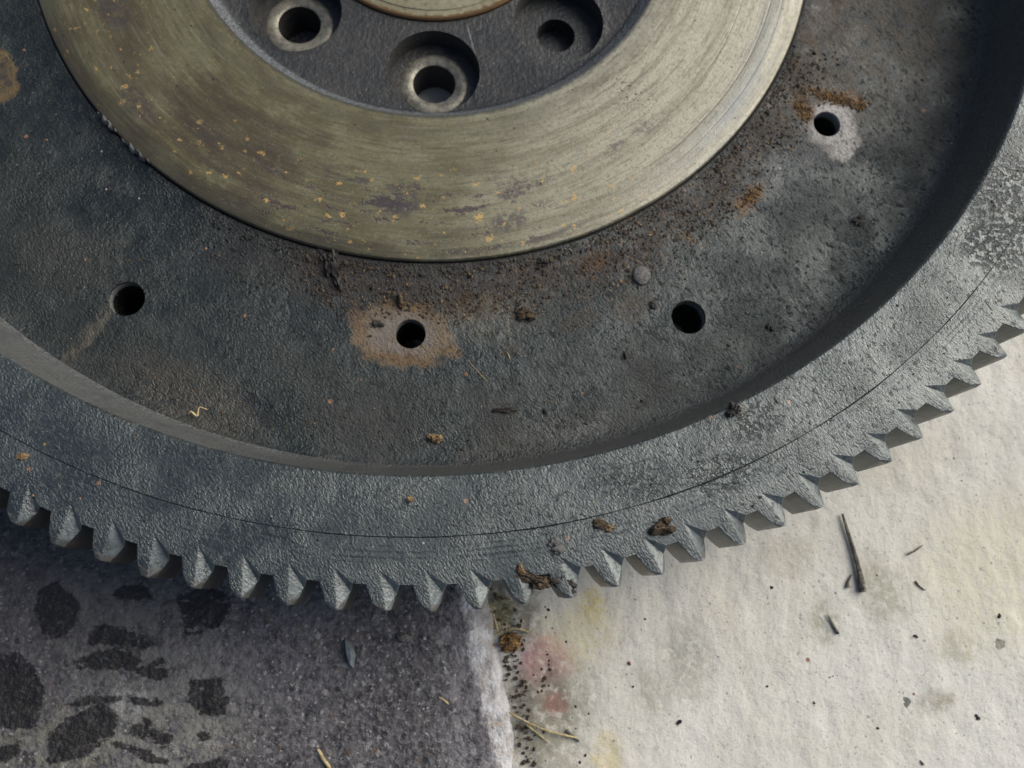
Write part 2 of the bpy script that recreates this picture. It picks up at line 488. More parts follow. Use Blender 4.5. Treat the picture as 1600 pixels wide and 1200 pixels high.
def mat_hub():
    n = NB('oily_hub_iron')
    r, th = n.polar()
    big = n.noise(.09, 4); mid = n.noise(.5, 4, .6)
    base = n.mix(n.ramp(big, .35, .65), (.018, .020, .020), (.036, .034, .031))
    base = n.mix(n.ramp(mid, .5, .8), base, (.058, .055, .050))
    base = n.mix(n.mul(n.specks(1.2, .3, .85), .8), base, (.16, .15, .13))
    base = n.mix(n.mul(n.ramp(r, 51.6, 52.4), .9), base, n.mix(n.ramp(n.noise(2.0, 3), .4, .6), (.06, .066, .07), (.16, .17, .18)))
    scr = n.noise(2.2, 3, .6, n.vmath('MULTIPLY', n.P, (1.0, .22, 1.0)))
    h = n.add(n.mul(n.noise(1.1, 3), .8), n.mul(scr, .35))
    h = n.add(h, n.mul(n.ramp(r, 51.4, 52.5), n.mul(n.noise(2.4, 2, .5), 1.6)))
    return n.out(base, n.add(.36, n.mul(mid, .22)), n.bump(h, .26, 1.0), metal=.15, spec=.6)

def mat_seat():
    n = NB('turned_seat_steel')
    m = n.noise(.8, 4)
    base = n.mix(n.ramp(m, .35, .7), (.27, .25, .19), (.12, .11, .09))
    base = n.mix(n.ramp(n.noise(2.5, 3), .55, .75), base, (.30, .28, .23))
    return n.out(base, .42, n.bump(n.noise(2.5, 3), .08), metal=.4)

def mat_bearing():
    n = NB('brassy_bore_face')
    r, th = n.polar()
    base = n.mix(n.ramp(n.noise(.15, 4), .3, .7), (.36, .33, .21), (.24, .21, .12))
    base = n.mix(n.mul(n.ramp(n.noise(.9, 5, .7), .5, .65), .6), base, (.14, .11, .07))
    edge = n.ramp(n.add(r, n.mul(n.noise(.6, 3), 1.2)), 29.2, 29.7)
    base = n.mix(edge, base, (.15, .085, .035))
    return n.out(base, n.add(.28, n.mul(n.noise(.7, 3), .25)), n.bump(n.noise(1.5, 3), .06), metal=.5)

def mat_tooth():
    n = NB('oily_tooth_steel')
    mid = n.noise(.5, 4, .6)
    s = n.sep(n.geo.outputs['Normal'])
    side = n.ramp(s[2], .95, .80)                      # machined flanks, not the cast top
    base = n.mix(n.ramp(mid, .35, .7), (.009, .013, .014), (.022, .027, .028))
    fl = n.mix(n.ramp(n.noise(.4, 4), .35, .65), (.012, .013, .013), (.032, .028, .024))
    fl = n.mix(n.mul(n.ramp(n.noise(.8, 4, .7), .58, .7), .6), fl, (.09, .06, .035))
    base = n.mix(n.mul(side, .85), base, fl)
    r, th = n.polar()
    facet = n.mul(n.ramp(s[2], .92, .85), n.ramp(s[2], .3, .5))
    base = n.mix(n.mul(facet, n.ramp(n.noise(.7, 4, .7), .3, .6)), base, (.085, .10, .102))
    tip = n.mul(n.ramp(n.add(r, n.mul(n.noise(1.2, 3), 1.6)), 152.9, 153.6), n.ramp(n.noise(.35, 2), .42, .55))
    base = n.mix(n.mul(n.mul(tip, n.ramp(th, .1, .4)), .6), base, (.24, .22, .19))  # tip ends get paler towards the right of the gear
    worn = n.mul(n.mul(n.ramp(n.add(r, n.mul(n.noise(.7, 4, .7), 1.6)), 151.9, 152.9), n.ramp(th, .35, -.05)), n.ramp(n.noise(.3, 3), .3, .5))  # tip ends get browner and darker towards the left of the gear
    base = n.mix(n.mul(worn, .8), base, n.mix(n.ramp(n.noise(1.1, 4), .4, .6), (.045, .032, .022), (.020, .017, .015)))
    base = n.mix(n.mul(n.specks(.9, .2, .9), .9), base, (.20, .13, .07))
    GV = grain(n)
    h = n.add(n.mul(n.noise(1.9, 3, .6, GV), .9), n.mul(n.noise(4.5, 2, .55, GV), .22))
    h = n.add(h, n.mul(n.ramp(n.noise(.9, 4, .7, GV), .56, .72), .6))
    h = n.mul(h, n.ramp(n.noise(.09, 4), .35, .68, .40, 1.25))
    h = n.mul(h, n.ramp(s[2], .80, .97, .32, 1.2))
    h = n.add(h, n.mul(n.mul(n.noise(1.6, 3, .6, n.comb(n.mul(th, 150.0), n.mul(r, .25), 0.0)), .5), side))
    n.bsdf.inputs['Specular Tint'].default_value = (.92, 1.0, .985, 1.0)
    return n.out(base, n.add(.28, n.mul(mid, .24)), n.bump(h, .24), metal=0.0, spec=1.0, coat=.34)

def mat_concrete():
    n = NB('pale_trowelled_concrete')
    W = n.flat(n.warp(6, .08)); W2 = n.flat(n.warp(2.5, .35))
    big = n.noise(.012, 5, .6)
    base = n.mix(n.ramp(big, .3, .7), (.555, .535, .47), (.645, .625, .565))
    base = n.mix(n.mul(n.ramp(n.noise(.07, 5, .65), .45, .7), .5), base, (.52, .49, .405))
    yel = n.mul(n.ramp(n.noise(.035, 5, .7, W), .52, .72), .30)
    base = n.mix(yel, base, (.60, .56, .43))
    base = n.mix(n.mul(n.ramp(n.noise(1.2, 4, .7), .55, .72), .4), base, (.30, .28, .24))
    base = n.mix(n.mul(n.ramp(n.noise(.5, 5, .7), .60, .70), .5), base, (.27, .255, .215))
    base = n.mix(n.mul(n.specks(.35, .10, .86), .8), base, (.09, .095, .10))
    base = n.mix(n.mul(n.specks(.10, .14, .80, n.warp(.8, 1.2)), .85), base, (.05, .058, .066))
    base = n.mix(n.mul(n.specks(.14, .07, .90), .9), base, (.20, .07, .04))
    base = n.mix(n.mul(n.ramp(n.noise(2.2, 4, .75), .50, .68), .35), base, (.36, .34, .29))
    base = n.mix(n.mul(n.ramp(n.noise(1.5, 4, .7), .58, .72), .4), base, (.72, .71, .67))
    # stains that are really on the slab
    st = [(852, 1030, 5.4, 4.4, .1, (.50, .22, .24), .9), (870, 1098, 2.3, 1.9, -.4, (.60, .07, .12), 1.0), (838, 1062, 3, 4, .1, (.50, .30, .25), .4),
          (905, 990, 8, 6, .3, (.56, .49, .25), .45), (925, 945, 2.4, 3.5, .1, (.55, .43, .15), .6), (780, 960, 3.0, 5, .1, (.50, .43, .10), .8), (950, 1190, 3, 5, .1, (.58, .46, .18), .5), (1570, 900, 18, 15, .2, (.60, .57, .38), .5),
          (1380, 925, 4.5, 6.5, .5, (.29, .28, .20), .65), (1290, 970, 3.0, 4.5, .2, (.25, .24, .17), .6), (1075, 1030, 5, 8, .1, (.28, .27, .22), .6), (1500, 1010, 4, 3.5, .4, (.32, .30, .20), .5),
          (830, 1110, 8, 7, .2, (.16, .14, .10), .75), (860, 1060, 3, 9, .4, (.18, .16, .12), .5), (800, 950, 6, 7, .2, (.14, .12, .08), .8), (860, 1180, 7, 7, 0, (.22, .20, .13), .6), (1460, 1100, 4, 2.2, .4, (.30, .27, .20), .5),
          (900, 1085, 4, 7, .2, (.20, .18, .13), .5), (1020, 1080, 3, 5, .4, (.30, .28, .22), .5), (1235, 870, 6, 4, .3, (.36, .33, .23), .4), (1485, 1100, 2.6, 1.2, .4, (.24, .21, .14), .6)]
    for px, py, rx, ry, rot, col, s in st:
        p = at(px, py, Z_GROUND)
        a = n.mul(n.blob(W2, p.x, p.y, rx, ry, rot, .5), n.ramp(n.noise(.6, 5, .7), .28, .58))
        base = n.mix(n.mul(a, s), base, col)
    h = n.add(n.mul(n.noise(.13, 3, .5, n.vmath('MULTIPLY', n.P, (1.3, .8, 1.0))), 2.4), n.mul(n.noise(.45, 4, .6), .9))
    h = n.add(h, n.mul(n.noise(2.4, 4, .7), .35))
    h = n.sub(h, n.mul(n.specks(.8, .25, .75, n.warp(.5, 1.5)), .5))
    h = n.sub(h, n.mul(n.specks(.16, .22, .80, n.warp(1.0, .8)), .35))
    for sc_, th_, kp_, st_ in ((.9, .28, .80, .7), (1.6, .34, .80, .6), (.45, .10, .75, .8)):
        base = n.mix(n.mul(n.specks(sc_, th_, kp_, n.warp(.5, 1.5)), st_), base, (.24, .225, .19))
    return n.out(base, .85, n.bump(h, .30), spec=.3)

def mat_slab():
    n = NB('dark_oil_stained_slab')
    W = n.flat(n.warp(1.6, .35)); Wf = n.flat(n.vmath('ADD', n.vmath('SUBTRACT', n.warp(1.3, .25, None, 3), n.P), n.warp(.8, 1.2)))
    big = n.noise(.02, 5, .6)
    base = n.mix(n.ramp(big, .3, .7), (.076, .070, .072), (.130, .121, .124))
    base = n.mix(n.ramp(n.noise(.5, 5, .75), .42, .62), base, (.038, .034, .036))
    base = n.mix(n.mul(n.ramp(n.noise(.9, 4, .75), .50, .64), .8), base, (.20, .19, .19))
    # pale aggregate grains, brown grains
    base = n.mix(n.mul(n.specks(.55, .42, .68, n.warp(.7, 1.2)), .8), base, (.26, .25, .24))
    base = n.mix(n.mul(n.specks(1.3, .40, .75, n.warp(.4, 1.6)), .8), base, (.36, .355, .345))
    base = n.mix(n.mul(n.specks(.8, .36, .80, n.warp(.5, 1.2)), .8), base, (.34, .33, .32))
    base = n.mix(n.mul(n.specks(.6, .34, .85, n.warp(.5, 1.4)), .7), base, (.14, .085, .05))
    base = n.mix(n.mul(n.specks(.7, .45, .72, n.warp(.5, 1.4)), .85), base, (.025, .022, .024))
    # pale mortar haze in the middle of the oil marks
    for px, py, rx, ry, rot, s, col in ((210, 1010, 26, 13, -.9, .75, (.22, .215, .195)), (170, 1160, 24, 7, .1, .6, (.23, .215, .165)), (20, 1160, 12, 8, 0, .5, (.15, .14, .10)), (300, 1100, 12, 14, 0, .5, (.22, .21, .19)), (200, 1100, 3.5, 3, 0, .8, (.40, .39, .36)),
                                        (735, 1100, 6, 28, .14, .6, (.27, .255, .26)), (560, 940, 16, 3, 0, .3, (.07, .07, .075)), (420, 1000, 20, 14, 0, .3, (.17, .16, .17))):
        p = at(px, py, Z_GROUND)
        a = n.mul(n.blob(W, p.x, p.y, rx, ry, rot, .45), n.ramp(n.noise(.4, 5, .7), .36, .62))
        base = n.mix(n.mul(a, s), base, col)
    left = at(60, 900, Z_GROUND)
    a = n.blob(W, left.x, left.y, 34, 20, -.4, .6)  # the gear's shade on the ground at the left, painted into the slab colour
    base = n.mix(n.mul(a, .5), base, (.034, .030, .031))
    # tarry black marks
    blk = 0.0
    polys = [[(665, 570), (730, 520), (830, 530), (875, 560), (860, 620), (790, 690), (690, 705)],
             [(120, 600), (150, 530), (210, 508), (270, 540), (295, 600), (270, 680), (220, 712), (150, 690)],
             [(-40, 780), (60, 768), (130, 830), (168, 930), (140, 1040), (60, 1052), (-40, 1050)],
             [(710, 860), (832, 858), (840, 910), (830, 950), (735, 985), (708, 950)], [(755, 935), (862, 938), (850, 1002), (745, 1004)],
             [(322, 738), (350, 665), (420, 656), (565, 722), (545, 752), (420, 742)], [(288, 832), (302, 785), (470, 742), (535, 790), (505, 828), (380, 832)], [(505, 825), (600, 800), (634, 850), (602, 874), (510, 845)],
             [(415, 568), (438, 522), (530, 500), (578, 560), (560, 582), (480, 566)], [(520, 700), (560, 708), (590, 738), (540, 742)], [(585, 790), (622, 796), (630, 815), (590, 812)],
             [(178, 1090), (240, 1010), (380, 955), (442, 1000), (420, 1085), (185, 1165)], [(240, 972), (300, 936), (450, 928), (455, 950), (300, 968)], [(470, 934), (600, 938), (602, 966), (500, 960)],
             [(405, 1108), (440, 1098), (560, 1138), (628, 1172), (620, 1194), (560, 1186)], [(480, 1062), (515, 1028), (640, 1082), (655, 1112), (605, 1128)], [(520, 1010), (548, 1006), (575, 1038), (545, 1050)],
             [(704, 1182), (850, 1168), (865, 1240), (700, 1240)], [(-30, 1130), (82, 1108), (64, 1160), (-30, 1196)], [(175, 1160), (330, 1116), (402, 1100), (330, 1146), (182, 1186)], [(745, 1065), (790, 1060), (795, 1090), (750, 1095)]]
    wsep = n.sep(Wf)
    for pl in polys:
        pts = [at(a / 2.4, 700 + b / 2.4, Z_GROUND - .6) for a, b in pl]
        cx = sum(p.x for p in pts) / len(pts); cy = sum(p.y for p in pts) / len(pts)
        d = None
        for k in range(len(pts)):
            p, q = pts[k], pts[(k + 1) % len(pts)]
            nx, ny = q.y - p.y, p.x - q.x; l = math.hypot(nx, ny); nx /= l; ny /= l
            if (cx - p.x) * nx + (cy - p.y) * ny > 0: nx, ny = -nx, -ny
            e = n.add(n.math('MULTIPLY_ADD', wsep[0], nx, -(p.x * nx + p.y * ny)), n.mul(wsep[1], ny))
            d = e if d is None else n.mx(d, e)
        blk = n.mx(n.ramp(d, .30, -.25), blk)
    grit_ = n.ramp(n.noise(1.4, 5, .75), .36, .48)
    smear = n.ramp(n.noise(.30, 4, .7, n.vmath('MULTIPLY', n.P, (.5, 1.6, 1.0))), .33, .40)
    blk = n.mul(blk, n.mul(n.mx(grit_, .80), smear))
    base = n.mix(n.mul(blk, .93), base, n.mix(n.specks(.9, .3, .8), (.007, .005, .005), (.07, .06, .055)))
    # worn white arris along the joint
    s = n.sep(n.P)
    e0 = at(765, 945, Z_GROUND); e1 = at(815, 1200, Z_GROUND)
    k = (e1.x - e0.x) / (e1.y - e0.y)
    dx = n.sub(n.sub(s[0], e0.x), n.mul(n.sub(s[1], e0.y), k))
    edge = n.mul(n.ramp(n.add(dx, n.mul(n.sub(n.noise(.25, 4, .6), .5), 8.0)), -5.8, -4.2), n.ramp(n.noise(.5, 5, .7), .22, .44))
    base = n.mix(n.mul(edge, .92), base, n.mix(n.ramp(n.noise(.3, 4), .35, .65), (.60, .585, .58), (.34, .32, .30)))
    base = n.mix(n.mul(n.mul(edge, n.ramp(n.noise(.6, 4), .62, .7)), .6), base, (.45, .30, .16))
    h = n.add(n.mul(n.noise(.45, 5, .65), 1.4), n.mul(n.vor(1.0, n.warp(.4, 1.5)), -.5))
    h = n.add(h, n.mul(n.noise(2.2, 3), .25))
    rough = n.ramp(blk, 0, 1, .65, .55)
    return n.out(base, rough, n.bump(h, .50), spec=.45)

def mat_simple(name, c1, c2, scale=1.5, rough=.85, bump=.15, c3=None, spec=.35):
    n = NB(name)
    base = n.mix(n.ramp(n.noise(scale, 4, .65), .38, .62), c1, c2)
    if c3: base = n.mix(n.ramp(n.noise(scale * 1.7, 3), .58, .68), base, c3)
    return n.out(base, rough, n.bump(n.noise(scale * 2, 4, .6), bump), spec=spec)

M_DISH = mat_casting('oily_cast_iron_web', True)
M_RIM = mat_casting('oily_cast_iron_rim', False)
M_FACE = mat_face(); M_HUB = mat_hub(); M_SEAT = mat_seat(); M_BEAR = mat_bearing(); M_TOOTH = mat_tooth()
M_CONC = mat_concrete(); M_SLAB = mat_slab()
M_DIRT = mat_simple('dry_brown_dirt', (.085, .060, .035), (.035, .025, .018), 1.2, .95, .3, (.17, .125, .07))
M_TAR = mat_simple('black_greasy_dirt', (.014, .013, .012), (.035, .028, .022), 1.5, .55, .2)
M_OCHRE = mat_simple('ochre_grit', (.25, .17, .08), (.14, .08, .04), 2.0, .9, .2, (.30, .26, .18))
M_GREY = mat_simple('grey_grit', (.16, .15, .14), (.08, .075, .07), 2.0, .8, .2, (.26, .25, .23))
M_STRAW = mat_simple('dry_straw', (.48, .40, .22), (.33, .25, .12), 1.0, .75, .1)
M_TWIG = mat_simple('weathered_twig', (.10, .088, .070), (.19, .17, .14), 1.3, .9, .4, (.25, .235, .20))
M_CHIP = mat_simple('dark_slate_chip', (.12, .14, .15), (.19, .215, .225), .6, .6, .15)
M_LEAF = mat_simple('dry_brown_leaf', (.26, .14, .045), (.05, .03, .018), .9, .8, .4, (.48, .34, .15))

# ------------------------------------------------------------------ the ground
def edge_x(y):
    e0 = at(765, 945, Z_GROUND); e1 = at(815, 1200, Z_GROUND)
    return e0.x + (e1.x - e0.x) * (y - e0.y) / (e1.y - e0.y)

def axis(lo, hi, a, b, fine, coarse):
    """coordinates fine between a and b and coarse outside"""
    v = list(np.arange(lo, a, coarse)) + list(np.arange(a, b, fine)) + list(np.linspace(b, hi, max(2, int((hi - b) / coarse))))
    return np.array(v)

def sheet(name, us, ys, xof, zof, mat):
    U, Y = np.meshgrid(us, ys)
    X = xof(U, Y); Z = zof(U, X, Y)
    nv = U.size; w = len(us); hgt = len(ys)
    co = np.stack([X, Y, Z], -1).reshape(-1, 3) * MM
    idx = np.arange(nv).reshape(hgt, w)
    q = np.stack([idx[:-1, :-1], idx[:-1, 1:], idx[1:, 1:], idx[1:, :-1]], -1).reshape(-1, 4)
    me = bpy.data.meshes.new(name)
    me.from_pydata(co.tolist(), [], q.tolist())
    me.shade_smooth()
    return link(name, me, mat)

def conc_z(U, X, Y):
    z = (fbm(X * .05, Y * .035, 3, 3) - .5) * .7 + (fbm(X * .22, Y * .15, 9, 4) - .5) * .4
    pit = np.clip(vnoise(X * .16, Y * .16, 21) - .80, 0, 1) * 5
    near = np.clip(1 - U / 5.0, 0, 1)
    return Z_GROUND - .9 + z * .8 - pit * .3 - near * 1.1 + near * (fbm(X * .6, Y * .6, 33, 3) - .5) * 1.6

def slab_z(U, X, Y):                   # U: distance left of the joint, 0 at the joint
    z = (fbm(X * .04, Y * .04, 5, 3) - .5) * .8 + (fbm(X * .5, Y * .5, 15, 4) - .5) * .8
    wear = 2.6 + 2.2 * (fbm(Y * .09, Y * .0 + 3, 51, 3) - .5)
    drop = np.clip(1 + U / wear, 0, 1) ** 2.2 * 1.5
    ridge = np.exp(-((U + 5.0) / 2.2) ** 2) * .8
    return Z_GROUND - .6 + z + ridge * .3 - drop

ys = axis(-900, 900, -250, -60, .9, 25)
wob = lambda Y: 3.6 * (fbm(Y * .07, Y * 0 + 1.7, 61, 4) - .5)
conc = sheet('concrete_floor', axis(-.6, 900, -.5, 190, .9, 25)[1:], ys, lambda U, Y: edge_x(Y) + wob(Y) + U, conc_z, M_CONC)
tag(conc, 'pale rough concrete floor under the right half of the flywheel', kind='structure')
us = -axis(0, 900, 0, 150, .9, 25)
slab = sheet('stone_slab', us[::-1], ys, lambda U, Y: edge_x(Y) + wob(Y) + U, slab_z, M_SLAB)
tag(slab, 'dark speckled stone slab with black oil marks and a worn white edge', kind='structure')

# ------------------------------------------------------------------ the flywheel
fly = bpy.data.objects.new('flywheel', None)
C.objects.link(fly)
fly.location = (0, 0, Z_GROUND * MM)
fly.empty_display_size = .05
tag(fly, 'large greasy iron flywheel with toothed ring gear lying face up across the floor', 'flywheel')
bpy.context.view_layer.update()
INV = Matrix.Translation((0, 0, -Z_GROUND * MM))
def part(name, me, mat, parent=fly):
    if parent is fly: me.transform(INV)
    return link(name, me, mat, parent)

# web and rim, turned from one profile, holes cut through
prof = [(140.80, Z_GROUND + .02), (140.80, -.20), (140.76, -.06), (140.67, 0), (131.2, 0), (130.75, -.10), (130.45, -.38)]
prof += [(130.2, -1.6), (127.75, -13.6), (127.45, -14.6), (126.9, -15.35), (126.0, -15.85), (124.8, -16.08), (123.0, -16.1)]
prof += [(r, Z_DISH) for r in (118, 112, 106, 100, 95, 91)]
prof += [(89.2, -15.85), (87.8, -15.5), (86.9, -15.35), (86.5, -15.5), (86.3, -17.4), (54.5, -17.4), (54.5, Z_GROUND + .02)]
body = lathe(prof, 480)
cutters = [[(x, y, -40, -10, 3.42, 3.42) for x, y in bolt_a] + [(x, y, -40, -10, 2.95, 2.95) for x, y in bolt_b],
           [(x, y, Z_DISH - .35, Z_DISH + .35, 3.2, 3.9) for x, y in bolt_a] + [(x, y, Z_DISH - .3, Z_DISH + .3, 2.75, 3.35) for x, y in bolt_b]]
body = cut(body, cutters)
body.materials.clear()
# the raised rim carries its own greasy paint: split the casting in two parts at the foot of the wall
bm = bmesh.new(); bm.from_mesh(body)
rimf = [f for f in bm.faces if math.hypot(*f.calc_center_median()[:2]) > 126.6 * MM and f.calc_center_median().z > -15.7 * MM or math.hypot(*f.calc_center_median()[:2]) > 135 * MM]
bm2 = bm.copy()
keep = {f.index for f in rimf}
bmesh.ops.delete(bm, geom=[f for f in bm.faces if f.index in keep], context='FACES')
bm2.faces.ensure_lookup_table()
bmesh.ops.delete(bm2, geom=[f for f in bm2.faces if f.index not in keep], context='FACES')
web_me = bpy.data.meshes.new('web_plate'); bm.to_mesh(web_me); bm.free()
rim_me = bpy.data.meshes.new('rim'); bm2.to_mesh(rim_me); bm2.free()
for me in (web_me, rim_me): smooth(me, 28)
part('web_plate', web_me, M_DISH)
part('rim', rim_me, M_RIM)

# friction face
ff = lathe([(86.25, -17.2), (86.25, -14.95), (86.0, -14.62), (85.7, -14.5), (80, -14.5), (74, -14.52), (68, -14.54), (60, -14.52), (54.6, -14.5), (54.25, -14.6), (54.25, -17.2)], 480)
smooth(ff, 30)
face = part('friction_face', ff, M_FACE)
tag(face, 'tan worn friction face with rust flecks')

# hub with counterbored bolt holes
hub_pts = [tuple(at(px, py, Z_SEAT).xy) for px, py in ((678.5, 132), (855, 43), (483, 28))]
hub_pts = [Vector(p) for p in hub_pts]
hub_pts = [tuple(p.normalized() * max(p.length, 40.3)) for p in hub_pts]

hub_pts += [(-x, -y) for x, y in hub_pts] + [(-40.5, -1.0), (40.5, 1.0)]
hub = lathe([(54.2, Z_GROUND + .1), (54.2, -14.75), (54.0, -14.9), (52.6, -16.7), (52.0, -17.2), (51.2, -17.5), (29.85, -17.5), (29.75, -17.65), (29.75, Z_GROUND + .1)], 360)
cb, holes, cham = [], [], []
for i, (x, y) in enumerate(hub_pts):
    cb.append((x, y, Z_SEAT, -10, 9.95, 9.95))
    cham.append((x, y, Z_HUB - .4, Z_HUB + .4, 9.65, 10.25))
    if i == 1: holes.append((x, y, -26.5, Z_SEAT + 1, 4.25, 4.25))
    else: holes.append((x, y, -40, Z_SEAT + 1, 4.65, 4.65))
hub = cut(hub, [cb, cham, holes]); hub.materials.clear(); smooth(hub, 30)
hubo = part('hub_plate', hub, M_HUB)
for i, (x, y) in enumerate(hub_pts):       # seat rings at the bottom of each counterbore
    if i == 1: continue
    me = lathe([(4.66, Z_SEAT + .02), (4.66, Z_SEAT + .10), (4.85, Z_SEAT + .26), (6.3, Z_SEAT + .32), (6.9, Z_SEAT + .22), (7.3, Z_SEAT + .02)], 64)
    me.transform(Matrix.Translation((x * MM, y * MM, 0))); smooth(me, 40)
    part('bolt_seat', me, M_SEAT)
# bore face in the middle
bf = lathe([(29.7, -26), (29.7, -17.0), (29.4, -16.7), (28.3, -16.7), (28.1, -16.95), (27.5, -16.95), (27.3, -16.75), (12.0, -16.75), (12.0, -26)], 240)
smooth(bf, 30)
part('bore_sleeve', bf, M_BEAR)

# rolled-over burrs on the left edge of the friction face
def ribbon(name, pts, w, t, mat, parent=None, seed=1):
    """a thin ragged flake following pts (mm)"""
    r2 = random.Random(seed); vs = []; fs = []
    for i, p in enumerate(pts):
        k = i / (len(pts) - 1); ww = w * (math.sin(math.pi * (k * .86 + .07))) * r2.uniform(.7, 1.2)
        q = pts[min(i + 1, len(pts) - 1)] - pts[max(i - 1, 0)]
        s = Vector((q.y, -q.x, 0)).normalized() * ww * .5
        u = Vector((0, 0, t))
        for v in (p - s, p - s * .3 + u * r2.uniform(.7, 1.3), p + s * .5 + u * r2.uniform(.3, .8), p + s): vs.append(tuple(v * MM))
    for i in range(len(pts) - 1):
        for j in range(4):
            fs.append((i * 4 + j, i * 4 + (j + 1) % 4, i * 4 + 4 + (j + 1) % 4, i * 4 + 4 + j))
    fs.append((3, 2, 1, 0)); e = (len(pts) - 1) * 4; fs.append((e, e + 1, e + 2, e + 3))
    me = bpy.data.meshes.new(name); me.from_pydata(vs, [], fs)
    bm = bmesh.new(); bm.from_mesh(me); bmesh.ops.recalc_face_normals(bm, faces=bm.faces); bm.to_mesh(me); bm.free()
    return me
for a0, a1, w, sd_ in ((-49.8, -46.0, 1.2, 3), (-44.6, -39.6, 1.1, 5)):
    pts = []
    for k in range(12):
        a = a0 + (a1 - a0) * k / 11; x, y = pol(86.3 + .25 * math.sin(k * 1.7), a)
        pts.append(Vector((x, y, -14.75 + .1 * math.sin(k * 2.3))))
    me = ribbon('burr', pts, w, .75, None, seed=sd_)
    o = part('burr', me, M_RIM)
    o['label'] = 'curled grey metal burr on the edge of the friction face'

# ring gear: plain band, and each tooth a mesh of its own
ring_in, ring_out = R_JOINT - .07, 145.0
Z_RB = -11.0
ring = lathe([(ring_out, 0), (ring_in + .16, 0), (ring_in + .05, -.08), (ring_in, -.25), (ring_in, Z_RB), (ring_out, Z_RB)], TEETH * 4, closed=False)
for v in ring.vertices:
    r0 = math.hypot(v.co.x, v.co.y) / MM
    if r0 < 141.15:
        a0 = math.atan2(v.co.y, v.co.x); k = max(-.02, .07 * mnoise.fractal(Vector((math.cos(a0) * 22, math.sin(a0) * 22, 1)), .7, 2, 4))
        v.co.x *= (r0 + k) / r0; v.co.y *= (r0 + k) / r0
        if v.co.z > -.3 * MM: v.co.z *= max(.05, min(1.0, .5 + 1.6 * mnoise.noise(Vector((math.cos(a0) * 9, math.sin(a0) * 9, 4)))))
smooth(ring, 30)
rg = part('ring_gear', ring, M_RIM)
RT, RR = 152.85, 148.45

